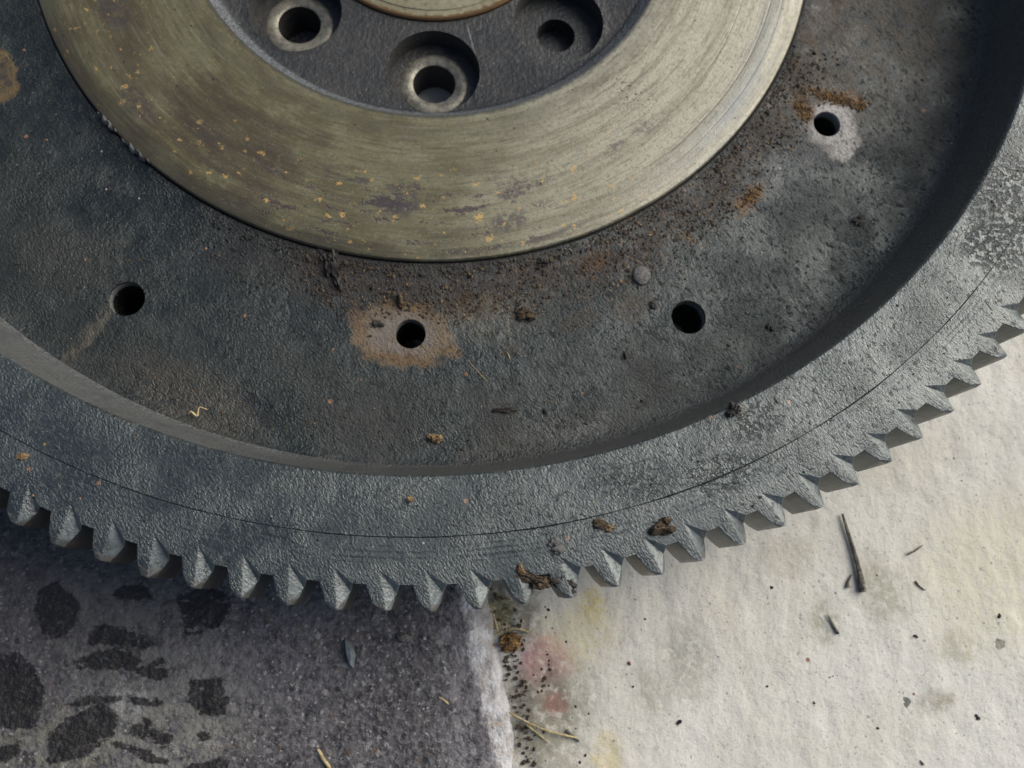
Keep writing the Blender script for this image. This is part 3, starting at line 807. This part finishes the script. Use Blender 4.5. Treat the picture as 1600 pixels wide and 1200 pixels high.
def tooth_mesh(seed):
    r2 = random.Random(seed)
    j = lambda a: r2.uniform(-a, a)
    def P(t, r, z): a = t * T_STEP; return Vector((r * math.sin(a), -r * math.cos(a), z))
    # one pitch, from mid gap (-.86) to mid gap (.14); tooth tip between -.46 and -.15
    tl, tr = -.44 + j(.02), -.19 + j(.025)
    rt = RT + j(.3)
    dz = 1.55 + j(.45)
    gl, gr = -.86, .14
    top = {}
    V = []
    def v(p): V.append(p); return len(V) - 1
    E = 7
    inn = [v(P(gl + (gr - gl) * k / 4, ring_out, 0)) for k in range(5)]
    innb = [v(P(gl + (gr - gl) * k / 4, ring_out, Z_RB)) for k in range(5)]
    rl0 = v(P(gl, RR, 0)); rl0b = v(P(gl, RR, Z_RB))
    rl1 = v(P(-.725, RR, 0)); rl1b = v(P(-.725, RR, Z_RB))
    rr1 = v(P(0.0, RR, 0)); rr1b = v(P(0, RR, Z_RB))
    rr0 = v(P(gr, RR, 0)); rr0b = v(P(gr, RR, Z_RB))
    fl1 = v(P(-.655, RR + 1.3, 0)); fl1b = v(P(-.655, RR + 1.3, Z_RB))
    fl2 = v(P(-.56, RR + 2.9, 0)); fl2b = v(P(-.56, RR + 2.9, Z_RB))
    tL = v(P(tl + .02, rt - .12, -.38 + j(.22))); tLb = v(P(tl, rt, Z_RB))
    tM = v(P(tl + .15 + j(.02), rt, -.22 + j(.15))); 
    A = v(P(-.45 + j(.02), 146.1 + j(.2), 0))
    tR = v(P(tr, rt - .06, -dz - .15)); tRb = v(P(tr, rt, Z_RB)); tMb = v(P(tl + .13, rt, Z_RB))
    Vv = v(P(-.055, RR + 1.35, -dz * 1.25)); Vb = v(P(-.045, RR + 1.3, Z_RB))
    f2 = v(P(-.115, RR + 2.9, -dz * 1.12)); f2b = v(P(-.115, RR + 2.9, Z_RB))
    F = []
    # top land and gear face
    F.append([inn[0], inn[1], A, rl1, rl0]); F.append([A, inn[1], inn[2], ]); F.append([A, inn[2], inn[3], rr1]); F.append([inn[3], inn[4], rr0, rr1])
    F.append([rl1, A, tM, tL, fl2, fl1])
    F.append([A, Vv, f2, tR, tM])                    # ground lead-in bevel, facing right
    F.append([A, rr1, Vv])                           # its steep end wall
    F.append([tL, tM, tMb, tLb]); F.append([tM, tR, tRb, tMb])
    F.append([rl1, fl1, fl1b, rl1b]); F.append([fl1, fl2, fl2b, fl1b]); F.append([fl2, tL, tLb, fl2b])
    F.append([tR, f2, f2b, tRb]); F.append([f2, Vv, Vb, f2b]); F.append([Vv, rr1, rr1b, Vb])
    F.append([rl0, rl1, rl1b, rl0b]); F.append([rr1, rr0, rr0b, rr1b])
    F.append([innb[4], innb[3], innb[2], innb[1], innb[0], rl0b, rl1b, fl1b, fl2b, tLb, tMb, tRb, f2b, Vb, rr1b, rr0b])
    me = bpy.data.meshes.new('tooth')
    me.from_pydata([tuple(p * MM) for p in V], [], F)
    bm = bmesh.new(); bm.from_mesh(me); bm.verts.ensure_lookup_table()
    bmesh.ops.triangulate(bm, faces=[f for f in bm.faces if len(f.verts) > 4])
    bmesh.ops.recalc_face_normals(bm, faces=bm.faces)
    bm.faces.ensure_lookup_table()
    # normals of the open strip: make the face at the gear's top point up
    up = min(bm.faces, key=lambda f: (f.calc_center_median() - Vector(P(-.3, 145.3, 0)) * MM).length)
    if up.normal.z < 0: bmesh.ops.reverse_faces(bm, faces=bm.faces)
    # rounded, worn edges (not along the seams with the neighbours)
    lim = ring_out + .3
    es = []
    for e in bm.edges:
        if len(e.link_faces) == 2 and e.calc_face_angle() > R_(18) and all(v.co.z > -10 * MM for v in e.verts):
            if all(math.hypot(v.co.x, v.co.y) > (RR - 3) * MM for v in e.verts) and not any(v.is_boundary for v in e.verts):
                es.append(e)
    bmesh.ops.bevel(bm, geom=es, offset=.15 * MM, segments=3, affect='EDGES', profile=.5)
    bm.to_mesh(me); bm.free()
    smooth(me, 40)
    return me
tooth_vars = [tooth_mesh(s) for s in range(6)]
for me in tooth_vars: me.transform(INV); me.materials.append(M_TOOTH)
for k in range(TEETH):
    me = tooth_vars[rng.randrange(6)]
    o = link('tooth', me, None, rg)
    o.rotation_euler = (0, 0, T_PHASE + k * T_STEP)

# ------------------------------------------------------------------ dirt, crumbs and bits
def rock_mesh(name, r, squash=(1, 1, .6), sub=2, amp=.35, seed=0, lumps=1):
    bm = bmesh.new(); r2 = random.Random(seed)
    for l in range(lumps):
        m = bmesh.ops.create_icosphere(bm, subdivisions=sub, radius=1.0)
        off = Vector((r2.uniform(-1, 1), r2.uniform(-1, 1), r2.uniform(-.2, .3))) * (1.0 if lumps > 1 else 0)
        sc = r2.uniform(.45, .8) if lumps > 1 else 1.0
        fr = [Vector((r2.uniform(-1, 1), r2.uniform(-1, 1), r2.uniform(-1, 1))).normalized() for _ in range(9)]
        am = [r2.uniform(-1, 1) for _ in range(9)]
        for v in m['verts']:
            d = v.co.normalized(); k = 1.0
            for f, a in zip(fr, am): k += amp * a * max(0, d.dot(f) - .55) * 2.2
            k += amp * 1.1 * mnoise.fractal(d * 2.6 + off * 3 + Vector((seed, 0, 0)), .8, 2.0, 3)
            k = max(.35, k)
            c = d * k * sc + off
            v.co = Vector((c.x * squash[0], c.y * squash[1], c.z * squash[2])) * r * MM
    me = bpy.data.meshes.new(name); bm.to_mesh(me); bm.free()
    me.shade_smooth(); me.set_sharp_from_angle(angle=R_(50))
    return me

# name, px, py, level, radius, squash, rot, material, lumps, label, category
bits = [
 ('dirt_crumb', 820, 491, Z_DISH, 1.25, (1, .8, .7), .3, M_DIRT, 4, 'olive brown crumb of dirt midway between the two lower web holes', 'dirt crumb'),
 ('dirt_crumb', 682, 681, Z_DISH, .95, (1, .9, .8), .5, M_OCHRE, 3, 'tan crumb of dirt near the foot of the rim wall, below the rust-ringed hole', 'dirt crumb'),
 ('pebble', 1001, 430, Z_DISH, 1.9, (1, 1, .35), 0, M_GREY, 1, 'round grey flat pebble lying in the brown dirt beside the friction face', 'pebble'),
 ('dirt_crumb', 787, 642, Z_DISH, .95, (1.5, .5, .4), .1, M_TAR, 3, 'elongated black crumb near the middle of the lower web', 'dirt crumb'),
 ('dirt_crumb', 851, 642, Z_DISH, .5, (1, .9, .6), 0, M_TAR, 1, 'small round black crumb right of the elongated black crumb', 'dirt crumb'),
 ('dirt_crumb', 1144, 640, 0, 1.0, (.9, .9, .7), .5, M_TAR, 3, 'black crumb with tan fibres on the inner edge of the rim', 'dirt crumb'),
 ('dirt_crumb', 1017, 478, Z_DISH, .95, (1, .7, .5), .2, M_TAR, 2, 'black crumb just left of the clean lower right hole', 'dirt crumb'),
 ('dirt_crumb', 628, 474, Z_DISH, 1.0, (.5, 1.3, .8), .1, M_DIRT, 3, 'dark clot at the top edge of the rust-ringed hole pad', 'dirt crumb'),
 ('dirt_crumb', 591, 507, Z_DISH, .8, (.9, 1, .6), .1, M_TAR, 2, 'black clot on the rusty pad left of the lower middle hole', 'dirt crumb'),
 ('dirt_crumb', 517, 420, Z_DISH - .4, 1.9, (.7, 1.5, .8), .2, M_TAR, 6, 'tall black clump of greasy dirt against the friction face', 'dirt clump'),
 ('dirt_crumb', 845, 412, Z_DISH, 1.0, (1, .8, .8), .4, M_TAR, 3, 'dark crumb stuck below the friction face edge at mid picture', 'dirt crumb'),
 ('dirt_crumb', 1032, 826, 0, 1.35, (1.25, .8, .8), .3, M_DIRT, 5, 'jagged brown clod on the ring gear above the teeth', 'dirt clump'),
 ('dirt_crumb', 936, 817, 0, 1.0, (1.5, .6, .5), 0, M_DIRT, 4, 'brown crumbs lying on the joint line of the ring gear', 'dirt crumb'),
 ('dirt_crumb', 955, 824, 0, .55, (1, .8, .7), 0, M_OCHRE, 2, 'small ochre crumb right of the crumbs on the joint line', 'dirt crumb'),
 ('dirt_crumb', 872, 853, 0, 1.1, (1, .9, .6), .4, M_GREY, 3, 'grey lump with an ochre tip on the ring gear', 'dirt crumb'),
 ('dirt_clump', 812, 893, 0, .7, (.8, 1, .8), .4, M_OCHRE, 3, 'tan crumb at the upper left end of the dirt between the teeth', 'dirt crumb'),
 ('dirt_clump', 838, 906, -1.0, 1.35, (1.7, .7, .8), -.15, M_DIRT, 9, 'brown mossy dirt clogging the gap between two bottom teeth', 'dirt clump'),
 ('dirt_clump', 880, 912, -1.0, 1.4, (1.1, .6, .6), -.6, M_TAR, 6, 'dark dirt smeared down the tooth right of the clogged gap', 'dirt clump'),
 ('dirt_crumb', 1340, 345, Z_DISH, 1.15, (1.2, .7, .5), .7, M_TAR, 3, 'black crumb below the bright right-hand bolt hole', 'dirt crumb'),
 ('dirt_crumb', 885, 1010, Z_DISH, .001, (1, 1, 1), 0, M_TAR, 1, '', ''),
 ('dirt_crumb', 977, 555, Z_DISH, .5, (.6, 1.2, .7), 0, M_TAR, 2, 'narrow black crumb left of the clean lower right hole, lower of two', 'dirt crumb'),
 ('dirt_crumb', 1203, 510, Z_DISH, .6, (.8, 1.1, .7), 0, M_TAR, 2, 'small black crumb right of the clean lower right hole', 'dirt crumb'),
 ('rust_flake', 36, 714, 0, .6, (1.2, .8, .4), 0, M_OCHRE, 1, 'orange rust flake at the far left of the ring gear', 'rust flake'),
 ('grit', 641, 780, 0, .5, (1, 1, .9), 0, M_OCHRE, 1, 'single ochre grain on the rim below the wall', 'grit'),
 ('grit', 632, 996, Z_GROUND - .4, 1.0, (1.3, .8, .6), -.3, M_GREY, 1, 'small pale stone chip on the dark slab', 'pebble'),
 ('grit', 983, 1036, Z_GROUND - 1, 0.32, (1, 1, .8), 0, mat_simple('brick_red_grit', (.20, .07, .04), (.12, .05, .03)), 1, 'brick red grain on the pale concrete right of the pink stain', 'grit'),
 ('grit', 1008, 967, Z_GROUND - 1, 0.22, (1, 1, .8), 0, M_TAR, 1, 'small dark grain on the concrete above the brick red grain', 'grit'),
 ('grit', 1430, 995, Z_GROUND - 1, 0.36, (1, .9, .8), 0, M_TAR, 2, 'black grain on the concrete right of the twig', 'grit'),
 ('grit', 1527, 1121, Z_GROUND - 1, 0.36, (1, 1.2, .8), 0, M_TAR, 2, 'black grain near the lower right corner of the concrete', 'grit'),
 ('grit', 1272, 1098, Z_GROUND - 1, 0.27, (1, .9, .8), 0, M_TAR, 1, 'black grain on the concrete at lower middle right', 'grit'),
 ('grit', 1372, 1137, Z_GROUND - 1, 0.27, (1.2, .8, .8), 0, M_TAR, 2, 'bluish black grain left of the lower right corner grain', 'grit'),
 ('grit', 1205, 918, Z_GROUND - 1, 0.32, (1, 1, .8), 0, M_TAR, 2, 'black grain on the concrete left of the twig', 'grit'),
 ('grit', 1562, 962, Z_GROUND - 1, 0.32, (1, 1, .8), 0, M_TAR, 2, 'black grain on the concrete near the right border', 'grit'),
 ('grit', 1062, 1127, Z_GROUND - 1, 0.41, (1, 1, .8), 0, M_TAR, 2, 'black grain on the concrete below and right of the red spot', 'grit'),
 ('grit', 1440, 1191, Z_GROUND - 1, 0.32, (1, 1, .8), 0, M_GREY, 2, 'grey grain on the concrete at the bottom border', 'grit'),
]
for i, (nm, px, py, z, r, sq, rot, mat, lumps, lab, cat) in enumerate(bits):
    if not lab: continue
    me = rock_mesh(nm, r, sq, 3, .10 if nm == 'pebble' else .48, seed=100 + i, lumps=lumps + (2 if lumps > 1 else 0))
    o = link(nm, me, mat)
    p = at(px, py, z)
    o.location = (p.x * MM, p.y * MM, (z + r * sq[2] * .35) * MM)
    o.rotation_euler = (0, 0, rot)
    tag(o, lab, cat)

# slate chip standing up from the dark slab
def prism(name, pts, h, mat, lab, cat, px, py, z, tilt=(0, 0, 0)):
    bm = bmesh.new()
    vs = [bm.verts.new((x * MM, y * MM, 0)) for x, y in pts]
    ctr = Vector((sum(p[0] for p in pts) / len(pts) + .3, sum(p[1] for p in pts) / len(pts), 0))
    ts = [bm.verts.new(((ctr.x + (x - ctr.x) * .55) * MM, (ctr.y + (y - ctr.y) * .72) * MM, h * MM)) for x, y in pts]
    bm.faces.new(vs[::-1]); bm.faces.new(ts)
    for i in range(len(pts)):
        j = (i + 1) % len(pts); bm.faces.new((vs[i], vs[j], ts[j], ts[i]))
    bmesh.ops.bevel(bm, geom=bm.edges[:], offset=.1 * MM, segments=1, affect='EDGES')
    me = bpy.data.meshes.new(name); bm.to_mesh(me); bm.free()
    o = link(name, me, mat); p = at(px, py, z)
    o.location = p * MM; o.rotation_euler = tilt
    return tag(o, lab, cat)
prism('slate_chip', [(-.9, 2.9), (-.2, 2.5), (1.0, .8), (1.3, -.8), (.7, -3.2), (.1, -2.6), (-.5, -.6)], 1.4, M_CHIP, 'pointed blue grey slate chip standing on the dark slab', 'stone chip', 546, 1019, Z_GROUND - .5, (0, -.25, .1))

def tube(name, pts, radii, mat, seg=8, seed=0, jit=.12):
    """pts in mm; tapered, slightly irregular stalk"""
    r2 = random.Random(seed); vs = []; fs = []
    n = len(pts)
    for i, p in enumerate(pts):
        d = (pts[min(i + 1, n - 1)] - pts[max(i - 1, 0)]).normalized()
        a = d.cross(Vector((0, 0, 1))).normalized(); b = a.cross(d)
        for k in range(seg):
            t = 2 * math.pi * k / seg; r = radii[i] * (1 + r2.uniform(-jit, jit))
            vs.append(tuple((p + a * math.cos(t) * r + b * math.sin(t) * r) * MM))
    for i in range(n - 1):
        for k in range(seg):
            fs.append((i * seg + k, i * seg + (k + 1) % seg, (i + 1) * seg + (k + 1) % seg, (i + 1) * seg + k))
    fs.append(tuple(range(seg))[::-1]); fs.append(tuple((n - 1) * seg + k for k in range(seg)))
    me = bpy.data.meshes.new(name); me.from_pydata(vs, [], fs)
    bm = bmesh.new(); bm.from_mesh(me); bmesh.ops.recalc_face_normals(bm, faces=bm.faces); bm.to_mesh(me); bm.free()
    smooth(me, 40)
    return me

def stalk(name, pix, z, r0, r1, mat, lab, cat, seed=0, n=16, lift=0.0, jit=.12, group=None, arch=0.0):
    ctrl = [at(x, y, z) for x, y in pix]
    pts = []
    for i in range(n):
        k = i / (n - 1) * (len(ctrl) - 1); a = min(int(k), len(ctrl) - 2); f = k - a
        p0 = ctrl[max(a - 1, 0)]; p1 = ctrl[a]; p2 = ctrl[a + 1]; p3 = ctrl[min(a + 2, len(ctrl) - 1)]
        q = .5 * ((2 * p1) + (-p0 + p2) * f + (2 * p0 - 5 * p1 + 4 * p2 - p3) * f * f + (-p0 + 3 * p1 - 3 * p2 + p3) * f ** 3)
        q.z = z + max(r0, r1) * .8 + lift + arch * math.sin(math.pi * i / (n - 1)); pts.append(q)
    thin = .72 if mat is M_STRAW else 1.0
    wav = .18 if mat is M_STRAW else .05
    rad = [(r0 + (r1 - r0) * i / (n - 1)) * thin * (1 + wav * math.sin(i * 1.9 + seed)) for i in range(n)]
    o = link(name, tube(name, pts, rad, mat, seed=seed, jit=jit), mat)
    return tag(o, lab, cat, group)

ZC = Z_GROUND - .9
stalk('twig', [(1314, 803), (1322, 830), (1334, 868), (1342, 900), (1346, 925)], ZC, .25, .72, M_TWIG, 'dark weathered twig lying on the pale concrete', 'twig', 1, 26, .1, .12)
stalk('bark_sliver', [(1330, 898), (1325, 908), (1323, 918)], ZC, .12, .35, M_TWIG, 'tiny bark sliver left of the twig end', 'twig', 2, 8)
stalk('plant_fibre', [(1441, 852), (1430, 860), (1418, 866)], ZC, .12, .2, M_TWIG, 'short grey plant fibre on the concrete right of the twig', 'fibre', 3, 8)
stalk('plant_fibre', [(1430, 908), (1436, 916), (1445, 922)], ZC, .22, .12, M_TWIG, 'short dark fibre on the concrete, farther right and below the twig', 'fibre', 4, 8)
stalk('plant_fibre', [(1292, 960), (1300, 975), (1309, 990)], ZC, .12, .35, M_TWIG, 'dark splinter below the twig on a dirty spot', 'fibre', 5, 8)
stalk('straw', [(795, 1112), (830, 1130), (860, 1142), (900, 1152)], ZC, .22, .3, M_STRAW, 'longest pale straw lying across the joint at the bottom', 'straw', 6, 14, .3, .1, None, .5)
stalk('straw', [(822, 1131), (845, 1150), (856, 1160)], ZC, .3, .15, M_STRAW, 'short bent straw under the longest straw', 'straw', 7, 8, .2)
stalk('straw', [(770, 960), (775, 975), (777, 985)], ZC, .35, .2, M_STRAW, 'pale straw stub at the top of the slab joint under the teeth', 'straw', 8, 8, .6)
stalk('straw', [(790, 984), (810, 982), (826, 988)], ZC, .25, .3, M_STRAW, 'curved pale straw above the dry brown leaf', 'straw', 9, 8, .3, .1, None, .4)
stalk('straw', [(497, 1170), (506, 1185), (516, 1200)], Z_GROUND - .5, .45, .5, M_STRAW, 'cream straw on the dark slab at the bottom border', 'straw', 10, 8)
stalk('straw', [(686, 1089), (694, 1094), (701, 1100)], Z_GROUND - .5, .2, .3, M_STRAW, 'thin tan straw on the dark slab left of the white edge', 'straw', 11, 8)
stalk('straw', [(885, 1140), (895, 1150), (905, 1158)], ZC, .3, .2, M_TWIG, 'brown stalk end right of the longest straw', 'straw', 12, 8, .2)
stalk('hair_fibre', [(733, 565), (748, 582), (761, 596)], Z_DISH, .07, .07, M_STRAW, 'fine straight pale hair on the web right of the rusty pad', 'fibre', 13, 8)
stalk('hair_fibre', [(792, 550), (795, 556), (797, 562)], Z_DISH, .1, .1, M_STRAW, 'very short pale fibre on the web above the black crumbs', 'fibre', 14, 6)
stalk('plant_fibre', [(296, 647), (302, 645), (311, 652), (314, 638), (325, 641)], Z_DISH, .3, .12, M_STRAW, 'curled tan plant wisp near the wall at lower left', 'fibre', 15, 18, .3, .2, None, .6)
stalk('plant_fibre', [(1155, 632), (1162, 636), (1160, 645), (1152, 648)], 0, .12, .12, M_STRAW, 'tan curl of fibre beside the black crumb on the rim edge', 'fibre', 16, 14, .2, .1, None, .7)

# curled dry leaf scrap in the joint
bm = bmesh.new()
N = 14; grid = []
for i in range(N):
    row = []
    for j in range(N):
        u = i / (N - 1) * 2 - 1; v = j / (N - 1) * 2 - 1
        w = math.sqrt(max(0, 1 - abs(v) ** 2.2)) * (1 + .12 * math.sin(v * 9))
        x = u * w * 2.7; y = v * 2.1
        x *= 1 + .22 * math.sin(v * 17 + u * 3); y *= 1 + .2 * math.sin(u * 13 + 1)
        z = .35 * mnoise.noise(Vector((u * 4, v * 4, 2))) * 2.2 + .5 + .5 * (1 - abs(u)) * math.cos(v * 1.3) + .35 * math.sin(u * 7 + v * 4) * .5 - .5 * abs(v)
        row.append(bm.verts.new((x * MM, y * MM, z * MM)))
    grid.append(row)
for i in range(N - 1):
    for j in range(N - 1): bm.faces.new((grid[i][j], grid[i + 1][j], grid[i + 1][j + 1], grid[i][j + 1]))
bmesh.ops.remove_doubles(bm, verts=bm.verts[:], dist=.01 * MM)
me = bpy.data.meshes.new('dry_leaf'); bm.to_mesh(me); bm.free(); me.shade_smooth()
leaf = link('dry_leaf', me, M_LEAF); p = at(798, 1004, Z_GROUND - 1); leaf.location = p * MM; leaf.scale = (.82, .8, .7); leaf.rotation_euler = (0, 0, .3)
sm = leaf.modifiers.new('thickness', 'SOLIDIFY'); sm.thickness = .12 * MM
tag(leaf, 'curled dry brown leaf scrap in the joint between slab and concrete', 'leaf')

# countless grains: joined, one mesh per kind
def scatter(name, pts, mat, label, seed):
    r2 = np.random.RandomState(seed)
    base = np.array([(0, 0, 1), (.89, 0, .45), (.28, .85, .45), (-.72, .53, .45), (-.72, -.53, .45), (.28, -.85, .45), (.72, .53, -.45), (-.28, .85, -.45), (-.89, 0, -.45), (-.28, -.85, -.45), (.72, -.53, -.45), (0, 0, -1)])
    tri = np.array([(0, 1, 2), (0, 2, 3), (0, 3, 4), (0, 4, 5), (0, 5, 1), (1, 6, 2), (2, 7, 3), (3, 8, 4), (4, 9, 5), (5, 10, 1), (6, 7, 2), (7, 8, 3), (8, 9, 4), (9, 10, 5), (10, 6, 1), (11, 7, 6), (11, 8, 7), (11, 9, 8), (11, 10, 9), (11, 6, 10)])
    n = len(pts); pts = np.array(pts)
    v = base[None] * (1 + r2.uniform(-.38, .38, (n, 12, 1)))
    v[:, :, 0] *= r2.uniform(.7, 1.4, (n, 1)); v[:, :, 2] *= r2.uniform(.4, .8, (n, 1))
    a = r2.uniform(0, 6.28, (n, 1)); x = v[:, :, 0] * np.cos(a) - v[:, :, 1] * np.sin(a); y = v[:, :, 0] * np.sin(a) + v[:, :, 1] * np.cos(a)
    v[:, :, 0] = x; v[:, :, 1] = y
    v = v * pts[:, None, 3:4] + pts[:, None, :3]
    f = (tri[None] + (np.arange(n) * 12)[:, None, None]).reshape(-1, 3)
    me = bpy.data.meshes.new(name); me.from_pydata((v.reshape(-1, 3) * MM).tolist(), [], f.tolist())
    o = link(name, me, mat)
    return tag(o, label, kind='stuff')

holes_xy = np.array([(x, y) for x, y in bolt_a + bolt_b])
def free(x, y, m=4.2): return np.min(np.hypot(holes_xy[:, 0] - x, holes_xy[:, 1] - y)) > m
def band(nn, r0, r1, d0, d1, s0, s1, bias=1.0, z=Z_DISH, dens=None):
    out = []
    while len(out) < nn:
        r = r0 + (r1 - r0) * nrs.rand() ** bias; d = nrs.uniform(d0, d1); x, y = pol(r, d)
        if z == Z_DISH and not free(x, y): continue
        if vnoise(np.array([x * .16]), np.array([y * .16]), 77)[0] < nrs.rand() * .9: continue
        s = s0 + (s1 - s0) * nrs.rand() ** 3.0
        zz = z
        if z == Z_DISH and r < 89.5: zz = -15.85 + (89.5 - r) * .2
        out.append((x, y, zz + s * .15, s))
    return out
scatter('dark_dirt_grains', band(2300, 87.2, 99, -30, 68, .08, .34, 1.6) + band(60, 88, 97, -30, 68, .4, .62, 1.6) + band(350, 95, 126, -70, 75, .08, .35) + band(300, 131.5, 148, -50, 62, .06, .28, 1, 0), M_TAR, 'black greasy dirt grains scattered round the friction face', 5)
scatter('brown_dirt_grains', band(3000, 87.2, 98, -16, 66, .08, .34, 1.3) + band(90, 88, 97, -14, 66, .35, .55, 1.6) + band(260, 95, 125, -70, 75, .06, .28), M_DIRT, 'brown dirt grains gathered along the right of the friction face', 6)
scatter('ochre_grains', band(420, 87.5, 99, -8, 62, .08, .34) + band(170, 90, 126, -70, 75, .06, .24) + band(90, 131.5, 148, -50, 62, .06, .24, 1, 0), M_OCHRE, 'ochre rust grains sprinkled over the web', 8)
crust = []
for px, py, n_, sx, sy, rot in ((1300, 152, 300, 6.0, 1.3, -.25), (1256, 172, 120, 1.6, 3.0, .5), (1174, 306, 130, 3.2, 1.1, .65), (1345, 165, 60, 1.5, 1.4, 0)):
    p = at(px, py, Z_DISH)
    for _ in range(n_):
        u, w = nrs.normal(0, .5) * sx, nrs.normal(0, .5) * sy
        x = p.x + u * math.cos(rot) - w * math.sin(rot); y = p.y + u * math.sin(rot) + w * math.cos(rot)
        if free(x, y, 3.9): crust.append((x, y, Z_DISH + .05, .12 + .26 * nrs.rand() ** 2))
scatter('rust_crust', crust, mat_simple('orange_rust_crust', (.17, .095, .03), (.055, .03, .015), 1.1, .95, .3, (.19, .14, .05)), 'orange brown rust crust above the bright right-hand hole', 14)
scatter('pale_grains', band(110, 88, 126, -70, 75, .05, .20) + band(70, 131.5, 148, -50, 62, .05, .20, 1, 0), M_GREY, 'pale dust grains sprinkled over the casting', 9)
# grit along the joint of the two floors and on the pale concrete
g = []
for _ in range(1500):
    y = nrs.uniform(-240, -150); x = edge_x(y) + abs(nrs.normal(0, 6)) + .4
    s = .08 + .36 * nrs.rand() ** 3; g.append((x, y, Z_GROUND - 1.0 - max(0, (3 - (x - edge_x(y)))) * .15, s))
scatter('joint_grit', g, M_DIRT, 'brown grit gathered along the joint between slab and concrete', 12)
g = []
for _ in range(170):
    y = nrs.uniform(-240, -60); x = edge_x(y) + nrs.uniform(8, 170)
    g.append((x, y, Z_GROUND - .9, (.06 + .26 * nrs.rand() ** 4)))
scatter('concrete_grit', g, M_TAR, 'fine dark grit strewn over the pale concrete', 13)

from collections import defaultdict
gr = defaultdict(list)
for o in scene.objects:
    if o.parent is None and 'category' in o: gr[o['category']].append(o)
names = {'dirt crumb': 'crumbs of dirt on the flywheel', 'dirt clump': 'clumps of greasy dirt on the flywheel', 'grit': 'single grains of grit', 'straw': 'bits of straw on the floor', 'fibre': 'loose plant fibres and hairs', 'pebble': 'small pebbles'}
for k, os_ in gr.items():
    if len(os_) > 1 and k in names:
        for o in os_: o['group'] = names[k]
